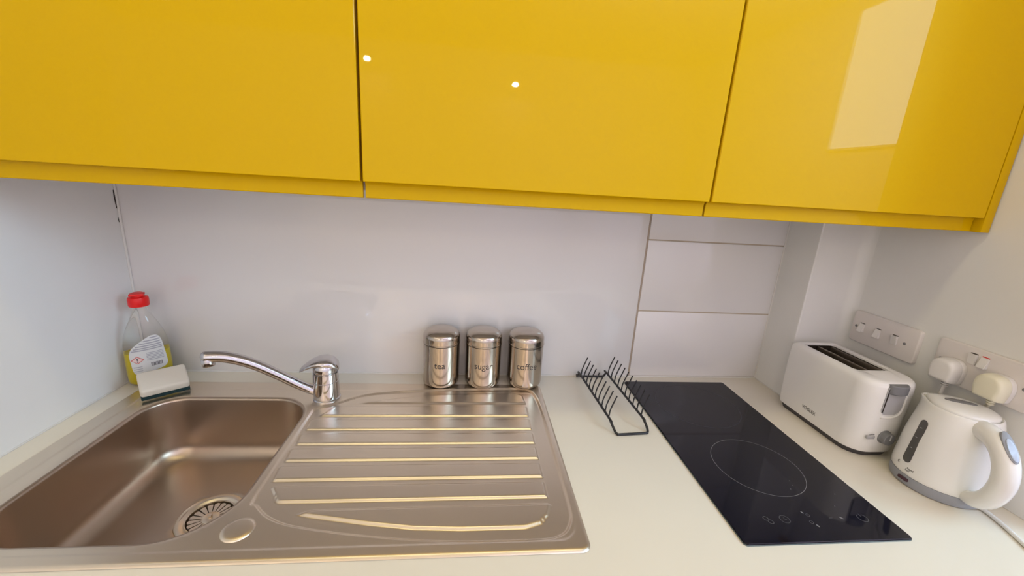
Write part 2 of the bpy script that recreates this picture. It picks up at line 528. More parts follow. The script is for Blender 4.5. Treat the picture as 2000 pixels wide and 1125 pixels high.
# raised pad round the tap
dt = np.hypot(PV[:, 0] + 0.362, PV[:, 1] + 0.131)
H = np.maximum(H, np.where(dt < 0.05, 0.0026 - 0.0022 * sstep(dt, 0.031, 0.037) - (dt > 0.037) * 1.0, -1))
H -= 0.0010 * np.clip(1 - db / 0.004, 0, 1) ** 2
me = bpy.data.meshes.new('drainer_top')
me.from_pydata([(float(x), float(y), float(z)) for (x, y), z in zip(PV, H)], [], [tuple(int(i) for i in f) for f in F])
me.update()
if me.polygons[0].normal.z < 0: me.flip_normals()
sink = thing('kitchen_sink', 'stainless steel inset sink with single bowl and grooved drainer', 'sink', (0, 0, 0))
o = finish('drainer_top', me, M['steel'], sink, angle=None)
# apron under the rim edge
hb = {}
# bowl
bm = bmesh.new()
rings = []
zr = float(np.mean(H[n0:n0 + n1])) if len(H) > n0 + n1 else 0.002
NB = len(bowl0)
DEP = -0.140
hv = {}
for i, v in enumerate(ov):
    for k in v:
        if n0 <= k < n0 + n1: hv[k - n0] = float(H[i])
rings.append([(x, y, hv.get(i, zr)) for i, (x, y) in enumerate(bowl0)])
for k in range(1, 6):
    a = k / 5 * PI / 2
    d = 0.006 * math.sin(a)
    z = zr - 0.006 * (1 - math.cos(a))
    rings.append([(x, y, z) for x, y in bowl_ring(d)])
Rf = 0.036
for z in (-0.02, -0.05, -0.08, DEP + Rf):
    d = 0.006 + 0.010 * (-z / 0.14)
    rings.append([(x, y, z) for x, y in bowl_ring(d)])
d0 = 0.006 + 0.010 * (-(DEP + Rf) / 0.14)
for k in range(1, 9):
    a = k / 8 * PI / 2
    d = d0 + Rf * (1 - math.cos(a))
    z = DEP + Rf * (1 - math.sin(a))
    rings.append([(x, y, z) for x, y in bowl_ring(d)])
DC = (-0.523, -0.323)
last = rings[-1]
for s in (0.2, 0.4, 0.6, 0.8, 0.93, 1.0):
    r = []
    for (x, y, z) in last:
        a = math.atan2(y - DC[1], x - DC[0])
        tx, ty = DC[0] + 0.0575 * math.cos(a), DC[1] + 0.0575 * math.sin(a)
        r.append((x + (tx - x) * s, y + (ty - y) * s, DEP - 0.0015 * s))
    rings.append(r)
r = rings[-1]
rings.append([(DC[0] + (x - DC[0]) * 0.95, DC[1] + (y - DC[1]) * 0.95, DEP - 0.0045) for x, y, z in r])
loft(bm, rings, False, False)
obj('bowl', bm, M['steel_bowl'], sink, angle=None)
# drain
bm = bmesh.new()
lathe(bm, [(0.0560, -0.1475), (0.0560, DEP - 0.0022), (0.0545, DEP - 0.0012), (0.0500, DEP - 0.0014), (0.0455, DEP - 0.0022), (0.0430, DEP - 0.0050), (0.0420, DEP - 0.0052),
           (0.0405, DEP - 0.0030), (0.0390, DEP - 0.0034), (0.0380, DEP - 0.012), (0.0375, DEP - 0.020), (0.001, DEP - 0.020)], 64, DC, False, True)
dr_ = obj('drain', bm, M['steel'], sink, angle=50)
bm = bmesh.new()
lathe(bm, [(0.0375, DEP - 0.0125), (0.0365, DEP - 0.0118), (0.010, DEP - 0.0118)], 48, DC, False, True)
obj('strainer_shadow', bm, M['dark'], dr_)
bm = bmesh.new()
for k in range(18):
    a = 2 * PI * k / 18
    ca, sa = math.cos(a), math.sin(a)
    r0, r1, w0, w1 = 0.010, 0.0350, 0.0014, 0.0048
    prof = [(r0, -w0, DEP - 0.0105), (r1, -w1, DEP - 0.0095), (r1 + 0.002, 0, DEP - 0.0093), (r1, w1, DEP - 0.0095), (r0, w0, DEP - 0.0105)]
    top = [(DC[0] + u * ca - v * sa, DC[1] + u * sa + v * ca, z + 0.003) for u, v, z in prof]
    bot = [(x, y, z - 0.004) for x, y, z in top]
    loft(bm, [bot, top])
lathe(bm, [(0.0145, DEP - 0.011), (0.0145, DEP - 0.0062), (0.012, DEP - 0.0052), (0.004, DEP - 0.0050)], 32, DC)
lathe(bm, [(0.004, DEP - 0.006), (0.004, DEP - 0.001), (0.003, DEP + 0.0005)], 16, DC)
obj('strainer', bm, M['steel'], dr_, angle=30)
# blanking plug
bm = bmesh.new()
lathe(bm, [(0.0225, 0.0008), (0.0225, 0.0030), (0.0205, 0.0048), (0.015, 0.0054), (0.001, 0.0056)], 48, (-0.3625, -0.5030))
obj('blanking_plug', bm, M['steel'], sink, angle=60)

# ================================================================== TAP
TX, TY = -0.3620, -0.131
tap = thing('mixer_tap', 'chrome single lever mixer tap at the back of the sink', 'tap', (TX, TY, 0.0025))
bm = bmesh.new()
lathe(bm, [(0.0300, 0), (0.0300, 0.003), (0.0288, 0.0045), (0.0276, 0.0055), (0.0276, 0.007), (0.0284, 0.008), (0.0282, 0.03), (0.0278, 0.046), (0.0268, 0.0468), (0.0278, 0.0476), (0.0276, 0.067),
           (0.0262, 0.0675), (0.0262, 0.0690), (0.020, 0.070)], 56)
obj('body', bm, M['chrome'], tap, angle=30)
bm = bmesh.new()
sp_ = [(-0.010, -0.002, 0.014), (-0.030, -0.007, 0.024), (-0.060, -0.014, 0.044), (-0.097, -0.024, 0.073), (-0.141, -0.036, 0.1035), (-0.182, -0.049, 0.1225), (-0.212, -0.060, 0.1275), (-0.222, -0.0640, 0.1275)]
P = smooth_path(sp_, 6)
n = len(P)
rad = [0.0098 + 0.0032 * (i / n) for i in range(n)]
tip = P[-1]
for i in range(n):                      # round the outlet end off like a ball
    q = (P[i] - tip).length
    if q < 0.012: rad[i] *= math.sqrt(max(1 - (1 - q / 0.012) ** 2, 0.02))
P.append(P[-1] + Vector((-0.0004, 0, 0))); rad.append(0.0005)
tube(bm, P, rad, 20)
obj('spout', bm, M['chrome'], tap, angle=60)
bm = bmesh.new()
lathe(bm, [(0.0110, 0.125), (0.0125, 0.1200), (0.0125, 0.110), (0.0118, 0.1085), (0.0098, 0.1080), (0.0092, 0.1095), (0.001, 0.1098)], 28, (-0.2105, -0.0600))
obj('aerator', bm, M['chrome'], tap, angle=30)
# lever: domed cap drawn out into a blade
bm = bmesh.new()
lathe(bm, [(0.0255, 0.0695), (0.0262, 0.073), (0.0258, 0.084), (0.0225, 0.0890)], 40)
hnd = obj('lever', bm, M['chrome'], tap, angle=40)
bm = bmesh.new()
rings = []
ang = math.radians(196)
ux = Vector((math.cos(ang), math.sin(ang), 0)); uy = Vector((-ux.y, ux.x, 0))
for s, zt, zb, wd in ((-0.0300, 0.0830, 0.0745, 0.008), (-0.0285, 0.0900, 0.0715, 0.0175), (-0.020, 0.0990, 0.0760, 0.0250), (-0.006, 0.1040, 0.0825, 0.0275),
                      (0.010, 0.1035, 0.0850, 0.0265), (0.025, 0.0985, 0.0845, 0.0215), (0.038, 0.0905, 0.0800, 0.0165), (0.048, 0.0825, 0.0755, 0.0130), (0.0525, 0.0775, 0.0740, 0.0085)):
    r = []
    for k in range(20):
        a = 2 * PI * k / 20
        c, s2 = math.cos(a), math.sin(a)
        z = (zt + zb) / 2 + (zt - zb) / 2 * (abs(s2) ** 0.8) * (1 if s2 >= 0 else -1)
        r.append(tuple(ux * s + uy * (wd * c) + Vector((0, 0, z))))
    rings.append(r)
loft(bm, rings)
obj('lever_blade', bm, M['chrome'], hnd, angle=60)

# ================================================================== CANISTERS
def canister(x, txt, lab, first, tx=0.0):
    t = thing('canister', lab, 'canister', (x, -0.0485, 0.0041), group='tea, sugar and coffee canisters')
    bm = bmesh.new()
    R = 0.0465
    prof = [(0.001, 0.0)] + [(0.034, 0.0)] + [(R - 0.0115 + 0.0105 * math.sin(math.radians(a)), 0.0115 - 0.0110 * math.cos(math.radians(a))) for a in (10, 30, 50, 70, 90)]
    prof += [(R - 0.001, 0.02), (R - 0.0010, 0.06), (R - 0.0006, 0.100), (R - 0.0005, 0.1115), (R - 0.002, 0.1120), (0.03, 0.1120)]
    lathe(bm, prof, 72)
    obj('jar', bm, M['can'], t, angle=25)
    bm = bmesh.new()
    prof = [(0.03, 0.1125), (R - 0.0006, 0.1125), (R + 0.0006, 0.1135), (R + 0.0004, 0.1160), (R - 0.0002, 0.1165), (R - 0.0004, 0.128)]
    for a in range(8, 91, 8):
        c, s_ = math.cos(math.radians(a)), math.sin(math.radians(a))
        prof.append((max(0.018 + (R - 0.0184) * c ** 0.9, 0.0185), 0.128 + 0.021 * s_))
    prof += [(0.0175, 0.1493), (0.010, 0.1502), (0.001, 0.1506)]
    lathe(bm, prof, 72)
    obj('lid', bm, M['can'], t, angle=25)
    me = text_mesh(txt, 0.0240, 0.0001)
    for v in me.vertices:
        a = (v.co.x * 0.95 + tx) / R
        rr = R - 0.00082 + v.co.z
        v.co = (rr * math.sin(a), -rr * math.cos(a), 0.057 + v.co.y)
    o = finish('lettering', me, M['print'], t, smooth=False)
    o['label'] = 'the word ' + txt + ' in thin dark letters'
canister(-0.1045, 'tea', 'brushed steel canister lettered tea, left of the three', True, -0.001)
canister(0.0020, 'sugar', 'brushed steel canister lettered sugar, middle of the three', False)
canister(0.1110, 'coffee', 'brushed steel canister lettered coffee, right of the three', False, 0.0)

# ================================================================== BOTTLE
bt = thing('washing_up_bottle', 'clear bottle of yellow washing-up liquid with red cap in the corner', 'bottle', (-0.7905, -0.0560, 0.0038), math.radians(27))
def bottle_ring(hw, hd, z, n=40, e=2.6):
    out = []
    for k in range(n):
        a = 2 * PI * k / n
        c, s_ = math.cos(a), math.sin(a)
        out.append((hw * math.copysign(abs(c) ** (2 / e), c), hd * math.copysign(abs(s_) ** (2 / e), s_), z))
    return out
BW = 0.93
bprof = [(0.036, 0.018, 0.0), (0.0425, 0.0235, 0.004), (0.0445, 0.0255, 0.012), (0.0450, 0.0262, 0.04), (0.0445, 0.0262, 0.075), (0.0430, 0.0258, 0.10), (0.0390, 0.0245, 0.120),
         (0.0310, 0.0220, 0.140), (0.0225, 0.0185, 0.158), (0.0165, 0.0150, 0.172), (0.0138, 0.0135, 0.182), (0.0130, 0.0130, 0.190)]
bprof = [(a * BW, b, z) for a, b, z in bprof]
def bw(z):
    for (a, b, z0), (c, d, z1_) in zip(bprof, bprof[1:]):
        if z <= z1_:
            t = (z - z0) / (z1_ - z0)
            return a + (c - a) * t, b + (d - b) * t
    return bprof[-1][:2]
bm = bmesh.new()
loft(bm, [bottle_ring(a, b, z) for a, b, z in bprof])
obj('bottle_body', bm, M['bottle'], bt, angle=60)
bm = bmesh.new()
rr = []
for z in (0.0018, 0.004, 0.012, 0.04, 0.075, 0.079):
    a, b = bw(z)
    rr.append(bottle_ring(a - 0.0012, b - 0.0012, z))
loft(bm, rr)
obj('washing_liquid', bm, M['soap'], bt, angle=60)
bm = bmesh.new()
lathe(bm, [(0.0178, 0.188), (0.0188, 0.190), (0.0190, 0.204), (0.0180, 0.2085), (0.0150, 0.2100), (0.0120, 0.2105), (0.0115, 0.2175), (0.0095, 0.2190), (0.001, 0.2192)], 40)
cap = obj('cap', bm, M['red'], bt, angle=35)
bm = boxm(-0.013, 0.013, -0.0150, 0.006, 0.2130, 0.2185, bev=0.0018)
obj('cap_flap', bm, M['red'], cap)
# label, wrapped on the front
lab_poly = [(-0.0300, 0.100 - 0.018), (-0.0250, 0.0925), (-0.010, 0.106), (0.008, 0.1180), (0.018, 0.1215), (0.0265, 0.1190), (0.0320, 0.108), (0.0350, 0.085), (0.0375, 0.055), (0.0365, 0.047), (0.0310, 0.041), (0.010, 0.0345), (-0.012, 0.0275),
            (-0.0200, 0.0275), (-0.0250, 0.031), (-0.0285, 0.040), (-0.0305, 0.060), (-0.0315, 0.074)]
lab_poly = [(x * 0.95 + 0.001, z) for x, z in lab_poly]
lab_s = [(p.x, p.y) for p in smooth_path([(x, z, 0) for x, z in lab_poly] + [(lab_poly[0][0], lab_poly[0][1], 0)], 4)][:-1]
def on_front(x, z, off):
    a, b = bw(z)
    e = 2.6
    u = min(abs(x) / a, 0.995)
    y = -b * (1 - u ** e) ** (1 / e)
    return (x, y - off, z)
def wrap_poly(poly, off, name, m, par, thick=0.0):
    xs_ = [p[0] for p in poly]; zs_ = [p[1] for p in poly]
    step = 0.0028
    cand = [(x, z) for x in np.arange(min(xs_), max(xs_), step) for z in np.arange(min(zs_), max(zs_), step)]
    if cand:
        c = np.array(cand)
        c = c[sdf_poly(c, poly) < -step * 0.4]
    else: c = []
    pts = [Vector(p) for p in poly] + [Vector((float(a), float(b))) for a, b in c]
    nn = len(poly)
    v, e, f, _, _, _ = delaunay_2d_cdt(pts, [(i, (i + 1) % nn) for i in range(nn)], [], 1, 1e-7)
    me = bpy.data.meshes.new(name)
    me.from_pydata([on_front(p[0], p[1], off) for p in v], [], [tuple(q) for q in f])
    me.update()
    return finish(name, me, m, par, angle=None)
lb = wrap_poly(lab_s, 0.0006, 'label', M['label'], bt)
lb['label'] = 'curved white back label with warning diamond'
sl = 0.10
def strip(x0, x1, z, h, m, off=0.0010):
    m_ = 7
    q = [(x0 + (x1 - x0) * k / m_, z + sl * (x0 + (x1 - x0) * k / m_)) for k in range(m_ + 1)] + [(x1 + (x0 - x1) * k / m_, z + h + sl * (x1 + (x0 - x1) * k / m_)) for k in range(m_ + 1)]
    o = wrap_poly(q, off, 'label_print', m, lb)
for z, x0, x1 in ((0.1135, 0.012, 0.026), (0.1075, 0.000, 0.029), (0.1020, -0.008, 0.029), (0.0965, -0.015, 0.030), (0.0915, -0.020, 0.031), (0.0870, -0.024, 0.031)):
    strip(x0, x1, z, 0.0026, M['labtext'])
for z in (0.0790, 0.0755, 0.0720, 0.0685, 0.0650, 0.0615):
    strip(0.002, 0.032, z, 0.0016, M['labtext'])
for z in (0.0485, 0.0435, 0.0385):
    strip(-0.024, -0.008, z, 0.0016, M['labtext'])
for k in range(9):
    x = 0.008 + k * 0.0023
    strip(x, x + 0.0014, 0.0460, 0.0090, M['labbar'])
strip(-0.011, -0.001, 0.0325, 0.0018, M['labbar'])
dc = (-0.0150, 0.0640)
wrap_poly([(dc[0] - 0.0125, dc[1]), (dc[0], dc[1] - 0.0085), (dc[0] + 0.0125, dc[1] + 0.0015), (dc[0], dc[1] + 0.0105)], 0.0010, 'label_print', M['labred'], lb)
wrap_poly([(dc[0] - 0.0098, dc[1]), (dc[0], dc[1] - 0.0065), (dc[0] + 0.0098, dc[1] + 0.0012), (dc[0], dc[1] + 0.0085)], 0.0013, 'label_print', M['pink'], lb)
wrap_poly([(dc[0] - 0.0016, dc[1] + 0.006), (dc[0] - 0.0006, dc[1] - 0.001), (dc[0] + 0.0008, dc[1] - 0.001), (dc[0] + 0.0018, dc[1] + 0.006)], 0.0016, 'label_print', M['labbar'], lb)
wrap_poly([(dc[0] - 0.0010, dc[1] - 0.0045), (dc[0] + 0.0012, dc[1] - 0.0045), (dc[0] + 0.0012, dc[1] - 0.0023), (dc[0] - 0.0010, dc[1] - 0.0023)], 0.0016, 'label_print', M['labbar'], lb)

# ================================================================== SPONGE
spg = thing('sponge', 'cream sponge with dark green scourer on the sink corner', 'sponge', (-0.7230, -0.1130, 0.0045), math.radians(36))
spg.rotation_euler = (math.radians(27), 0, math.radians(40))
spg.location = (-0.7270, -0.1085, 0.0175)
bm = boxm(-0.043, 0.043, -0.028, 0.030, 0.0075, 0.0300, bev=0.0060, seg=4)
obj('foam', bm, M['sponge'], spg)
bm = boxm(-0.0425, 0.0425, -0.029, 0.029, 0.0, 0.0085, bev=0.0015)
obj('scouring_pad', bm, M['scour'], spg)

# ================================================================== DISH RACK
rk = thing('dish_rack', 'black wire plate rack with upright prongs beside the hob', 'dish rack', (0.315, -0.14, 0))
def W(x, y, z): return (x - 0.315, y + 0.14, z)
A0, A1 = (0.268, -0.030), (0.2805, -0.250)     # left rail
B0, B1 = (0.3460, -0.022), (0.3590, -0.243)    # right rail
zr_ = 0.021
wr = 0.0028
path = [(A0[0] + 0.0035, -0.0072, 0.004), (A0[0] + 0.001, -0.012, 0.006), (A0[0], -0.024, 0.0175), (A0[0] + 0.0005, A0[1] - 0.006, zr_), (A1[0] - 0.0005, A1[1] + 0.008, zr_), (A1[0], A1[1], 0.0195), (0.2840, -0.262, 0.0110), (0.2870, -0.272, 0.0050),
        (0.2905, -0.2765, 0.0030), (0.296, -0.2770, 0.0027), (0.352, -0.2725, 0.0027), (0.3595, -0.2705, 0.0032), (0.3625, -0.2640, 0.0060), (0.3612, -0.254, 0.0140), (B1[0], B1[1], 0.0200), (B1[0] - 0.0005, B1[1] + 0.008, zr_), (B0[0] + .0005, B0[1] - 0.004, zr_),
        (B0[0], -0.017, 0.0175), (0.3440, -0.0095, 0.0060), (0.3410, -0.0072, 0.0035), (0.334, -0.0072, 0.0027), (A0[0] + 0.008, -0.0072, 0.0027)]
P = []
for i, a in enumerate(path):
    P.append(W(*a))
bm = bmesh.new()
tube(bm, smooth_path(P, 5), wr, 10)
tube(bm, [W(A0[0] - 0.002, -0.0072, 0.004), W(A0[0] + 0.004, -0.0072, 0.0045)], 0.0042, 12)
obj('frame', bm, M['wire'], rk, angle=60)
def prong_me():
    bm = bmesh.new()
    pts = [(0.0, 0, -0.0050), (0.0, 0, 0.004), (0.0010, 0, 0.016), (0.0040, 0, 0.027), (0.0085, 0, 0.040), (0.0125, 0, 0.0520)]
    tube(bm, smooth_path(pts, 3), 0.0016, 8)
    return obj('prong', bm, M['wire'], rk, angle=60)
first = None
for (a, b, n) in ((A0, A1, 10), (B0, B1, 10)):
    for k in range(n):
        t = (k + 0.35) / (n - 0.1)
        x = a[0] + (b[0] - a[0]) * t
        y = a[1] + (b[1] - a[1]) * t
        if first is None:
            first = prong_me(); o = first
        else:
            o = first.copy(); COL.objects.link(o)
        o.location = W(x + 0.0015, y, zr_)

# ================================================================== HOB
HX, HY, HW, HD = 0.3932, -0.0374, 0.288, 0.5185
hob = thing('ceramic_hob', 'black glass two-zone ceramic hob set in the worktop', 'hob', (HX, HY, 0))
bm = bmesh.new()
def hring(ins, z, r): return [(x, y, z) for x, y in rrect(ins, HW - ins, -HD + ins, -ins, max(r - ins, 0.002), 6)]
loft(bm, [hring(0.0006, 0.0, 0.006), hring(0.0, 0.0008, 0.006), hring(0.0, 0.0030, 0.006), hring(0.0010, 0.0042, 0.006)])
obj('glass_plate', bm, M['hob'], hob, angle=30)
bm = bmesh.new()
loft(bm, [hring(-0.0006, 0.0, 0.006), hring(-0.0006, 0.0026, 0.006)], True, False)
obj('edge_trim', bm, M['hobedge'], hob)
HT = 0.00425
def ring_bm(cx, cy, r, w_, z=HT, n=96, a0=0, a1=360):
    bm = bmesh.new()
    full = (a1 - a0) == 360
    m_ = n
    r_in, r_out = r - w_ / 2, r + w_ / 2
    A = arc(cx, cy, r_in, a0, a1, m_); B = arc(cx, cy, r_out, a0, a1, m_)
    if full: A.pop(); B.pop()
    va = [bm.verts.new((x, y, z)) for x, y in A]; vb = [bm.verts.new((x, y, z)) for x, y in B]
    L = len(va)
    for i in range(L if full else L - 1):
        j = (i + 1) % L
        bm.faces.new((va[i], vb[i], vb[j], va[j]))
    return bm
def hx(x, y): return (x - HX, y - HY)
c2 = hx(0.5365, -0.381)
o = obj('zone_ring', ring_bm(*c2, 0.0820, 0.0008), M['hobprint'], hob, fix=False)
o['label'] = 'thin pale circle of the front cooking zone'
c1 = hx(0.5370, -0.157)
o = obj('zone_ring', ring_bm(*c1, 0.0990, 0.0018), M['hobzone'], hob, fix=False)
o['label'] = 'dark circle of the rear cooking zone'
def dot(x, y, r, m, rx=1.0, name='hob_mark', rot=0):
    bm = bmesh.new()
    c, s_ = math.cos(rot), math.sin(rot)
    px, py = hx(x, y)
    bm.faces.new([bm.verts.new((px + r * rx * math.cos(a) * c - r * math.sin(a) * s_, py + r * rx * math.cos(a) * s_ + r * math.sin(a) * c, HT)) for a in [2 * PI * k / 14 for k in range(14)]])
    return obj(name, bm, m, hob, fix=False)
def ringmark(x, y, r, w_, m, **k):
    return obj('touch_symbol', ring_bm(*hx(x, y), r, w_, n=28, **k), m, hob, fix=False)
def bar(x, y, lx, ly, m, rot=0, name='touch_symbol'):
    bm = bmesh.new()
    px, py = hx(x, y)
    c, s_ = math.cos(rot), math.sin(rot)
    bm.faces.new([bm.verts.new((px + a * c - b * s_, py + a * s_ + b * c, HT)) for a, b in ((-lx / 2, -ly / 2), (lx / 2, -ly / 2), (lx / 2, ly / 2), (-lx / 2, ly / 2))])
    return obj(name, bm, m, hob, fix=False)
g_ = M['hobprint2']; gp = M['hobprint']
# key lock symbol: two linked rings
ringmark(0.4610, -0.5090, 0.0040, 0.0012, g_); ringmark(0.4652, -0.5160, 0.0040, 0.0012, g_)
# timer symbol
ringmark(0.4930, -0.5116, 0.0078, 0.0011, g_); bar(0.4930, -0.5100, 0.001, 0.0045, g_); bar(0.4945, -0.5122, 0.0038, 0.001, g_)
# zone selectors
dot(0.5350, -0.4985, 0.0013, gp, 2.0, 'touch_symbol', math.radians(-70)); ringmark(0.5405, -0.5045, 0.0028, 0.0009, g_)
dot(0.5400, -0.5265, 0.0015, gp, 2.0, 'touch_symbol', math.radians(-70)); ringmark(0.5350, -0.5190, 0.0028, 0.0009, g_)
bar(0.5764, -0.5115, 0.0065, 0.0012, g_)
dot(0.5954, -0.5121, 0.0015, gp, 2.2, 'touch_symbol', math.radians(-50))
# on/off symbol
ringmark(0.6338, -0.5132, 0.0078, 0.0011, g_, a0=-240, a1=60); bar(0.6338, -0.5075, 0.001, 0.006, g_)
# specks of dust and crumbs lying under the zone edge print
for x, y in ((0.6327, -0.4596), (0.6071, -0.4868), (0.5718, -0.4247), (0.5685, -0.4357), (0.5577, -0.4453)):
    dot(x, y, 0.0008, gp)

# ================================================================== TOASTER
tt = thing('toaster', 'white two-slice toaster with grey lever and knob beside the hob', 'toaster', (0.825, -0.252, 0))
def tring(hw, yb, yf, z, rf, rb, n=8):
    """plan section: front (y = yf) corners radius rf, back radius rb"""
    return [(x, y, z) for x, y in rrect(-hw, hw, yf, yb, [rb, rb, rf, rf], n)]
TB = [  # hw, back, front, z
    (0.0535, 0.109, -0.0990, 0.0110), (0.0560, 0.1115, -0.1025, 0.0125), (0.0572, 0.1130, -0.1045, 0.018), (0.0582, 0.1138, -0.1065, 0.05), (0.0592, 0.1140, -0.1085, 0.10), (0.0596, 0.1135, -0.1095, 0.145),
    (0.0594, 0.1130, -0.1096, 0.1620), (0.0582, 0.1120, -0.1090, 0.1675), (0.0562, 0.1100, -0.1070, 0.1712), (0.0530, 0.1070, -0.1035, 0.1738), (0.0500, 0.1040, -0.1000, 0.1748)]
TTOP = 0.1748
bm = bmesh.new()
rings = [tring(a, b, c, z, 0.042 * min(1, a / 0.059), 0.010) for a, b, c, z in TB]
# top opening ring and well
sx0, sx1, sy0, sy1 = -0.0430, 0.0380, -0.0510, 0.0960
def oring(ins, z): return [(x, y, z) for x, y in rrect(sx0 + ins, sx1 - ins, sy0 + ins, sy1 - ins, [0.008, 0.010, 0.014, 0.010], 8)]
rings.append(oring(-0.0008, TTOP + 0.0004)); rings.append(oring(0.0004, TTOP - 0.0006)); rings.append(oring(0.0008, TTOP - 0.008))
loft(bm, rings, True, False)
body = obj('body', bm, M['wplastic'], tt, angle=35)
bm = bmesh.new()
loft(bm, [oring(0.0009, TTOP - 0.0045), oring(0.0009, TTOP - 0.03)], False, True)
obj('slot_well', bm, M['slot'], tt)
# metal guides making two bread slots
bm = bmesh.new()
for x0, x1 in ((sx0 + 0.0012, sx0 + 0.0070), (-0.0045, 0.0020), (sx1 - 0.0070, sx1 - 0.0012)):
    box(bm, x0, x1, sy0 + 0.004, sy1 - 0.004, TTOP - 0.020, TTOP - 0.0058, bev=0.001)
for k in range(9):
    y = sy0 + 0.012 + k * 0.015
    for x in (-0.030, -0.010, 0.008, 0.026):
        tube(bm, [(x, y, TTOP - 0.026), (x, y, TTOP - 0.012)], 0.0006, 5)
obj('bread_guide', bm, M['slotrim'], tt)
# foot strip
bm = bmesh.new()
loft(bm, [tring(0.0505, 0.104, -0.0955, 0.0, 0.036, 0.01), tring(0.0535, 0.1085, -0.1000, 0.0115, 0.038, 0.01)])
obj('base', bm, M['darkbase'], tt)
# lever channel: grey recessed panel with dark slit, lever tab, rim
def front_y(z): return -0.1070 - 0.0025 * min(1, max(0, (z - 0.05) / 0.095))
LX = -0.006
bm = bmesh.new()
pl_ = rrect(LX - 0.0215, LX + 0.0215, 0.104, 0.1655, [0.006, 0.003, 0.012, 0.018], 5)
loft(bm, [[(x, front_y(z) - 0.0008 + 0.003, z) for x, z in pl_], [(x, front_y(z) - 0.0008, z) for x, z in pl_]])
obj('lever_panel', bm, M['ltgrey'], tt)
bm = bmesh.new()
prism_pts = [(LX - 0.0200, 0.110), (LX - 0.0180, 0.110), (LX - 0.0172, 0.162), (LX - 0.0200, 0.162)]
loft(bm, [[(x, front_y(z) + 0.002, z) for x, z in prism_pts], [(x, front_y(z) - 0.0014, z) for x, z in prism_pts]])
obj('lever_slit', bm, M['dark'], tt)
bm = bmesh.new()
pts = []
for k in range(17):
    a = PI * k / 16
    pts.append((LX + 0.0008 + 0.0205 * math.cos(a + PI), -0.1080 - 0.0135 * math.sin(a)))
pts2 = [(x * 0.97 + LX * 0.03, y * 1.0) for x, y in pts]
loft(bm, [[(x, y + 0.003, 0.1520) for x, y in pts], [(x, y, 0.1545) for x, y in pts], [(x, y, 0.1700) for x, y in pts], [(x, y + 0.002, 0.1720) for x, y in pts2]])
obj('lever', bm, M['grey'], tt, angle=35)
# moulded U rim below the channel
bm = bmesh.new()
rp = [(LX + 0.0245, 0.162), (LX + 0.0250, 0.125), (LX + 0.0225, 0.108), (LX + 0.0120, 0.0985), (LX - 0.004, 0.0965), (LX - 0.018, 0.0985)]
tube(bm, smooth_path([(x, front_y(z) + 0.0008, z) for x, z in rp], 6), 0.0028, 8)
obj('channel_rim', bm, M['wplastic'], tt, angle=60)
# browning knob: dial and grip
bm = bmesh.new()
KX, KZ = 0.0010, 0.0520
def ycyl(bm, cx, cz, y0, prof, n=36):
    rings = [[(cx + r * math.cos(2 * PI * i / n), y0 - d, cz + r * math.sin(2 * PI * i / n)) for i in range(n)] for r, d in prof]
    loft(bm, rings)
ycyl(bm, KX, KZ, -0.1065, [(0.0150, -0.002), (0.0150, 0.0020), (0.0142, 0.0030), (0.0135, 0.0032), (0.0125, 0.0120), (0.0115, 0.0128)])
kn = obj('knob', bm, M['grey'], tt, angle=35)
obj('knob_pointer', boxm(KX - 0.0012, KX + 0.0012, -0.1205, -0.1190, KZ - 0.001, KZ + 0.0105, bev=0.0004), M['ltgrey'], kn)
# cancel button with its small caption
obj('button', boxm(-0.0395, -0.0220, -0.1092, -0.1045, 0.0480, 0.0545, bev=0.0010), M['ltgrey'], tt)
me = text_mesh('CANCEL', 0.0034)
for v in me.vertices: v.co = (v.co.x - 0.0305, -0.10835 - v.co.z, 0.0575 + v.co.y)
finish('caption', me, M['print'], tt, smooth=False)
# maker's lettering on the long side
me = text_mesh('VOGLEX', 0.0118, 0.0001)
for v in me.vertices: v.co = (-0.0585 - v.co.z, 0.0170 - v.co.x * 0.85, 0.0345 + v.co.y)
o = finish('lettering', me, M['print'], tt, smooth=False)

# ================================================================== KETTLE
KC = (0.8680, -0.4340)
kt = thing('electric_kettle', 'small white electric kettle with grey base near right wall', 'kettle', (KC[0], KC[1], 0))
def kring(r, z, spout=0.0, n=64, dx=0.0, dy=0.0):
    out = []
    for k in range(n):
        a = 2 * PI * k / n
        rr_ = r
        da = abs((a - math.radians(104) + PI) % (2 * PI) - PI)
        if spout: rr_ += spout * math.exp(-(da / 0.30) ** 2)
        out.append((dx + rr_ * math.cos(a), dy + rr_ * math.sin(a), z))
    return out
bm = bmesh.new()
loft(bm, [kring(0.0625, 0.0), kring(0.0655, 0.002), kring(0.0665, 0.006), kring(0.0665, 0.0185), kring(0.0660, 0.0205), kring(0.06, 0.0207)])
base = obj('base', bm, M['midgrey'], kt, angle=35)
obj('power_window', boxm(-0.0685, -0.0630, -0.006, 0.012, 0.0095, 0.0155, bev=0.002), M['led'], base).location = (-0.0015, 0.0, 0)
bm = bmesh.new()
prof = [(0.0660, 0.0210, 0), (0.0670, 0.0225, 0), (0.0673, 0.028, 0), (0.0668, 0.045, 0), (0.0655, 0.070, 0), (0.0635, 0.095, 0), (0.0605, 0.120, 0.000), (0.0570, 0.140, 0.002), (0.0540, 0.1520, 0.005), (0.0520, 0.1590, 0.008),
        (0.0505, 0.1625, 0.011), (0.0485, 0.1640, 0.011), (0.0470, 0.1630, 0.010), (0.0460, 0.1600, 0.010)]
loft(bm, [kring(r, z, s_, dx=0.004 * (z / 0.165)) for r, z, s_ in prof])
obj('body', bm, M['kplastic'], kt, angle=50)
bm = bmesh.new()
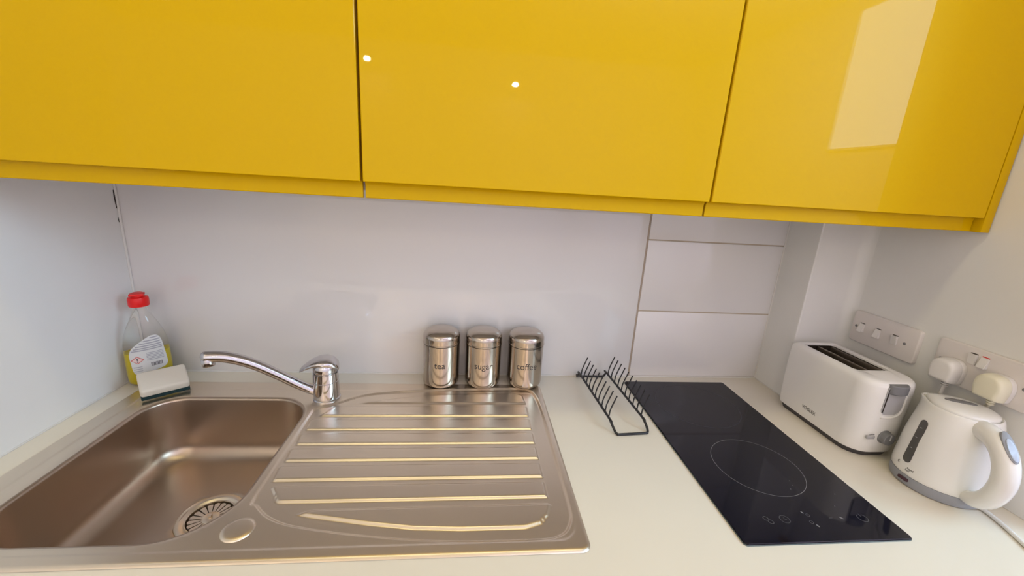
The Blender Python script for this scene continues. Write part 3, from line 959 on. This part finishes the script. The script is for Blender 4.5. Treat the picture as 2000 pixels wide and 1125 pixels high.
loft(bm, [kring(0.0455, 0.1600, 0.008, dx=0.004), kring(0.0455, 0.1655, 0.008, dx=0.004), kring(0.0440, 0.1680, 0.007, dx=0.004), kring(0.038, 0.1705, 0.004, dx=0.004), kring(0.025, 0.1725, dx=0.004), kring(0.008, 0.1735, dx=0.004)])
lid = obj('lid', bm, M['kplastic'], kt, angle=50)
bm = bmesh.new()
R_ = []
for s_, z in ((1.0, 0.1700), (1.0, 0.1739), (0.9, 0.1743)):
    R_.append([(0.004 + 0.0225 * s_ * math.cos(2 * PI * k / 28) * math.cos(-0.55) - 0.0085 * s_ * math.sin(2 * PI * k / 28) * math.sin(-0.55) , 0.008 + 0.0225 * s_ * math.cos(2 * PI * k / 28) * math.sin(-0.55) + 0.0085 * s_ * math.sin(2 * PI * k / 28) * math.cos(-0.55), z) for k in range(28)])
loft(bm, R_)
obj('lid_grip', bm, M['grey'], lid, angle=40)
# handle: thick D loop towards the viewer
hd_ang = math.radians(-109)
hu = Vector((math.cos(hd_ang), math.sin(hd_ang), 0))
bm = bmesh.new()
hp = [(0.026, 0.1420), (0.042, 0.1480), (0.062, 0.1500), (0.084, 0.1430), (0.1010, 0.1250), (0.1100, 0.0990), (0.1080, 0.0730), (0.0975, 0.0490), (0.0800, 0.0330), (0.0640, 0.0270), (0.0540, 0.0260)]
hr = [0.016, 0.0175, 0.0172, 0.0168, 0.0164, 0.0160, 0.0155, 0.0150, 0.0138, 0.0115, 0.0090]
P = smooth_path([tuple(hu * a + Vector((0.002, 0, b))) for a, b in hp], 5)
rad = [hr[min(int(i / 5), 10)] + (hr[min(int(i / 5) + 1, 10)] - hr[min(int(i / 5), 10)]) * ((i % 5) / 5) for i in range(len(P))]
tube(bm, P, rad, 24, flat=1.0)
han = obj('handle', bm, M['kplastic'], kt, angle=70)
# switch on top of the handle
ctr = hu * 0.0995 + Vector((0.002, 0, 0.1510))
d = Vector((hu.x * 0.70, hu.y * 0.70, -0.71)).normalized()
side = Vector((-hu.y, hu.x, 0))
nrm = d.cross(side); nrm = nrm if nrm.z > 0 else -nrm
def oval(bm, c, L_, W_, h0, h1, n=28):
    R = []
    for s_, h in ((1.0, h0), (1.0, h1 - 0.0008), (0.9, h1)):
        R.append([tuple(c + d * (L_ * s_ * math.cos(2 * PI * k / n)) + side * (W_ * s_ * math.sin(2 * PI * k / n)) + nrm * h) for k in range(n)])
    loft(bm, R)
bm = bmesh.new(); oval(bm, ctr, 0.0260, 0.0086, -0.010, 0.0004)
sw_ = obj('switch_surround', bm, M['midgrey'], han, angle=40)
bm = bmesh.new(); oval(bm, ctr + d * 0.005, 0.0185, 0.0062, -0.006, 0.0022)
obj('switch', bm, M['bluegrey'], kt, angle=40)
# water gauge
bm = bmesh.new()
def kr(z):
    for (a, z0, _), (b, z1_, _) in zip(prof, prof[1:]):
        if z0 <= z <= z1_: return a + (b - a) * (z - z0) / (z1_ - z0)
    return prof[-1][0]
def on_kettle(s, z, off, a0=172):
    a = math.radians(a0) + s / 0.066
    r = kr(z) + off
    return (r * math.cos(a) + 0.004 * z / 0.165, r * math.sin(a), z)
def capsule(L_, W_, n=10):
    o_ = []
    for k in range(n + 1):
        a = PI * k / n
        o_.append((W_ * math.cos(a), L_ + W_ * math.sin(a)))
    for k in range(n + 1):
        a = PI + PI * k / n
        o_.append((W_ * math.cos(a), -L_ + W_ * math.sin(a)))
    return o_
def gauge(L_, W_, zc, off0, off1, name, m, par, a0=183):
    bm = bmesh.new()
    c = capsule(L_, W_)
    loft(bm, [[on_kettle(s, zc + z, off0, a0) for s, z in c], [on_kettle(s, zc + z, off1, a0) for s, z in c]])
    return obj(name, bm, m, par, angle=40)
def wrap_kettle(poly, zc, off, name, m, par):
    xs_ = [p[0] for p in poly]; zs_ = [p[1] for p in poly]
    c = np.array([(x, z) for x in np.arange(min(xs_), max(xs_), .002) for z in np.arange(min(zs_), max(zs_), .004)] + [(0.0, 0.0)])
    c = c[sdf_poly(c, poly) < -0.0006]
    nn = len(poly)
    v, e, f, _, _, _ = delaunay_2d_cdt([Vector(p) for p in poly] + [Vector((float(a), float(b))) for a, b in c], [(i, (i + 1) % nn) for i in range(nn)], [], 1, 1e-7)
    me = bpy.data.meshes.new(name)
    n_ = len(v)
    vs = [on_kettle(p[0], zc + p[1], off) for p in v] + [on_kettle(p[0], zc + p[1], -0.002) for p in v]
    fs = [tuple(q) for q in f]
    me.from_pydata(vs, [], fs)
    me.update()
    return finish(name, me, m, par, angle=None)
cap_ = capsule(0.0370, 0.0082)[:-1]
cap_.pop(len(cap_) // 2)
gg = wrap_kettle(cap_, 0.0890, 0.0007, 'water_gauge', M['gauge'], kt)
for z in (0.075, 0.098, 0.118):
    wrap_kettle([(-0.002, -0.0004), (0.002, -0.0004), (0.002, 0.0004), (-0.002, 0.0004)], z, 0.0010, 'gauge_mark', M['ltgrey'], gg)
for txt, s0, z, sz in (('Rapid', 0.012, 0.0335, 0.0050), ('boil', 0.008, 0.0290, 0.0050), ('C', -0.0125, 0.0345, 0.0075)):
    me = text_mesh(txt, sz, 0.0001)
    for v in me.vertices:
        v.co = on_kettle(s0 + v.co.x, z + v.co.y, 0.0003 + v.co.z)
    finish('lettering', me, M['print'], kt, smooth=False)
# mains cord
bm = bmesh.new()
cp = [(0.010, -0.060, 0.0045), (0.0145, -0.072, 0.0040), (0.006, -0.105, 0.0037), (-0.010, -0.145, 0.0037), (-0.024, -0.188, 0.0037)]
tube(bm, smooth_path(cp, 6), 0.0036, 10)
obj('mains_cord', bm, M['kplastic'], kt, angle=60)

# ================================================================== SWITCH AND SOCKET PLATES
def plate(name, label, cat, y0, y1, z0, z1, grp):
    t = thing(name, label, cat, (XR, (y0 + y1) / 2, (z0 + z1) / 2))
    cy, cz = (y0 + y1) / 2, (z0 + z1) / 2
    hw, hh = (y1 - y0) / 2, (z1 - z0) / 2
    bm = bmesh.new()
    def pr_(ins, x): return [(x, y, z) for y, z in rrect(-hw + ins, hw - ins, -hh + ins, hh - ins, max(0.007 - ins, 0.003), 6)]
    loft(bm, [pr_(0.0, -0.0003), pr_(0.0, -0.0070), pr_(0.0008, -0.0085), pr_(0.0025, -0.0092)])
    obj('plate', bm, M['plate'], t, angle=40)
    return t, cy, cz
def xcyl(bm, x0, y, z, prof, n=20):
    loft(bm, [[(x0 - d_, y + r * math.cos(2 * PI * i / n), z + r * math.sin(2 * PI * i / n)) for i in range(n)] for r, d_ in prof])
def screws(t, cy, cz, ys_, z):
    for y in ys_:
        bm = bmesh.new()
        xcyl(bm, -0.0088, y - cy, z - cz, [(0.0030, 0), (0.0030, 0.0010), (0.0022, 0.0013)])
        obj('screw', bm, M['grey'], t)
def rocker(t, cy, cz, y, z, on, m=None, redtop=False):
    bm = bmesh.new()
    w_, h = 0.0066, 0.0105
    up, dn = (0.0020, 0.0085) if on else (0.0060, 0.0030)
    yy, zz = y - cy, z - cz
    a = [(-0.0088, yy - w_, zz - h), (-0.0088, yy + w_, zz - h), (-0.0088, yy + w_, zz + h), (-0.0088, yy - w_, zz + h)]
    b = [(-0.0092 - dn, yy - w_, zz - h + .001), (-0.0092 - dn, yy + w_, zz - h + .001), (-0.0092 - up, yy + w_, zz + h), (-0.0092 - up, yy - w_, zz + h)]
    loft(bm, [a, b])
    bmesh.ops.bevel(bm, geom=bm.edges[:], offset=0.0008, segments=2, affect='EDGES')
    r_ = obj('rocker_switch', bm, M['plug'], t)
    mm = M['redmark'] if redtop else M['dark']
    obj('rocker_gap', boxm(-0.0098, -0.0088, yy - w_ * 0.85, yy + w_ * 0.85, zz + h - 0.0002, zz + h + 0.0017), mm, r_, smooth=False)
t, cy, cz = plate('switch_plate', 'white three-gang switch plate on the wall behind the toaster', 'switch', -0.287, -0.131, 0.1815, 0.2585, None)
screws(t, cy, cz, (-0.1430, -0.2610), 0.2205)
rocker(t, cy, cz, -0.1585, 0.2200, True)
rocker(t, cy, cz, -0.1990, 0.2200, True)
rocker(t, cy, cz, -0.2390, 0.2200, False)
t, cy, cz = plate('double_socket', 'white double wall socket on the wall behind the kettle', 'socket', -0.478, -0.3215, 0.1780, 0.2620, None)
screws(t, cy, cz, (-0.3335, -0.4655), 0.2200)
rocker(t, cy, cz, -0.3840, 0.2400, False)
rocker(t, cy, cz, -0.4020, 0.2400, True, redtop=True)

def plug(y, z, label, m, m2, flip, tail):
    t = thing('plug', label, 'plug', (XR - 0.0094, y, z), group='mains plugs in the double socket')
    bm = bmesh.new()
    def sec(x, s, top):
        # UK plug outline: flat sides, rounded top, narrower bottom
        pts = [(-0.021, -0.022), (-0.0165, -0.0245), (0.0165, -0.0245), (0.021, -0.022), (0.0242, -0.004), (0.0235, 0.010), (0.018, 0.0205), (0.009, 0.0255), (-0.009, 0.0255), (-0.018, 0.0205), (-0.0235, 0.010), (-0.0242, -0.004)]
        s *= 0.93
        P = smooth_path([(a * s, b * s, 0) for a, b in pts] + [(pts[0][0] * s, pts[0][1] * s, 0)], 3)[:-1]
        return [(x, q.x, q.y) for q in P]
    loft(bm, [sec(-0.0003, 1.0, 0), sec(-0.009, 1.0, 0), sec(-0.0098, 0.985, 0)])
    obj('plug_base', bm, m2, t, angle=45)
    bm = bmesh.new()
    loft(bm, [sec(-0.0100, 0.985, 0), sec(-0.0108, 1.0, 0), sec(-0.022, 0.97, 0), sec(-0.0275, 0.92, 0), sec(-0.0305, 0.82, 0), sec(-0.0315, 0.66, 0)])
    obj('plug_cover', bm, m, t, angle=45)
    bm = bmesh.new()
    for k in range(3):
        z_ = -0.0250 - k * 0.0042
        r0 = 0.0066 - k * 0.0005
        lathe(bm, [(r0 * 0.7, z_ - 0.0010), (r0, z_ - 0.0006), (r0, z_ + 0.0014), (r0 * 0.7, z_ + 0.0018)], 16, (-0.0080, 0))
    lathe(bm, [(0.0033, -0.036), (0.0042, -0.020)], 16, (-0.0080, 0))
    obj('strain_relief', bm, m, t, angle=40)
    bm = bmesh.new()
    tube(bm, smooth_path(tail, 6), 0.0034, 10)
    obj('mains_cord', bm, m, t, angle=60)
plug(-0.3605, 0.2060, 'white mains plug in the left half of the double socket', M['plug'], M['plug'], 0,
     [(-0.0080, 0, -0.034), (-0.0090, 0.002, -0.060), (-0.012, 0.012, -0.110), (-0.010, 0.022, -0.160), (-0.010, 0.030, -0.198), (-0.012, 0.020, -0.2020)])
plug(-0.4350, 0.2085, 'yellowed mains plug in the right half of the double socket', M['plugold'], M['plug'], 0,
     [(-0.0080, 0, -0.033), (-0.0010, 0.007, -0.042), (0.0035, 0.018, -0.056), (0.0045, 0.036, -0.085), (0.0045, 0.057, -0.125), (0.0045, 0.071, -0.1800), (0.0, 0.075, -0.2046)])
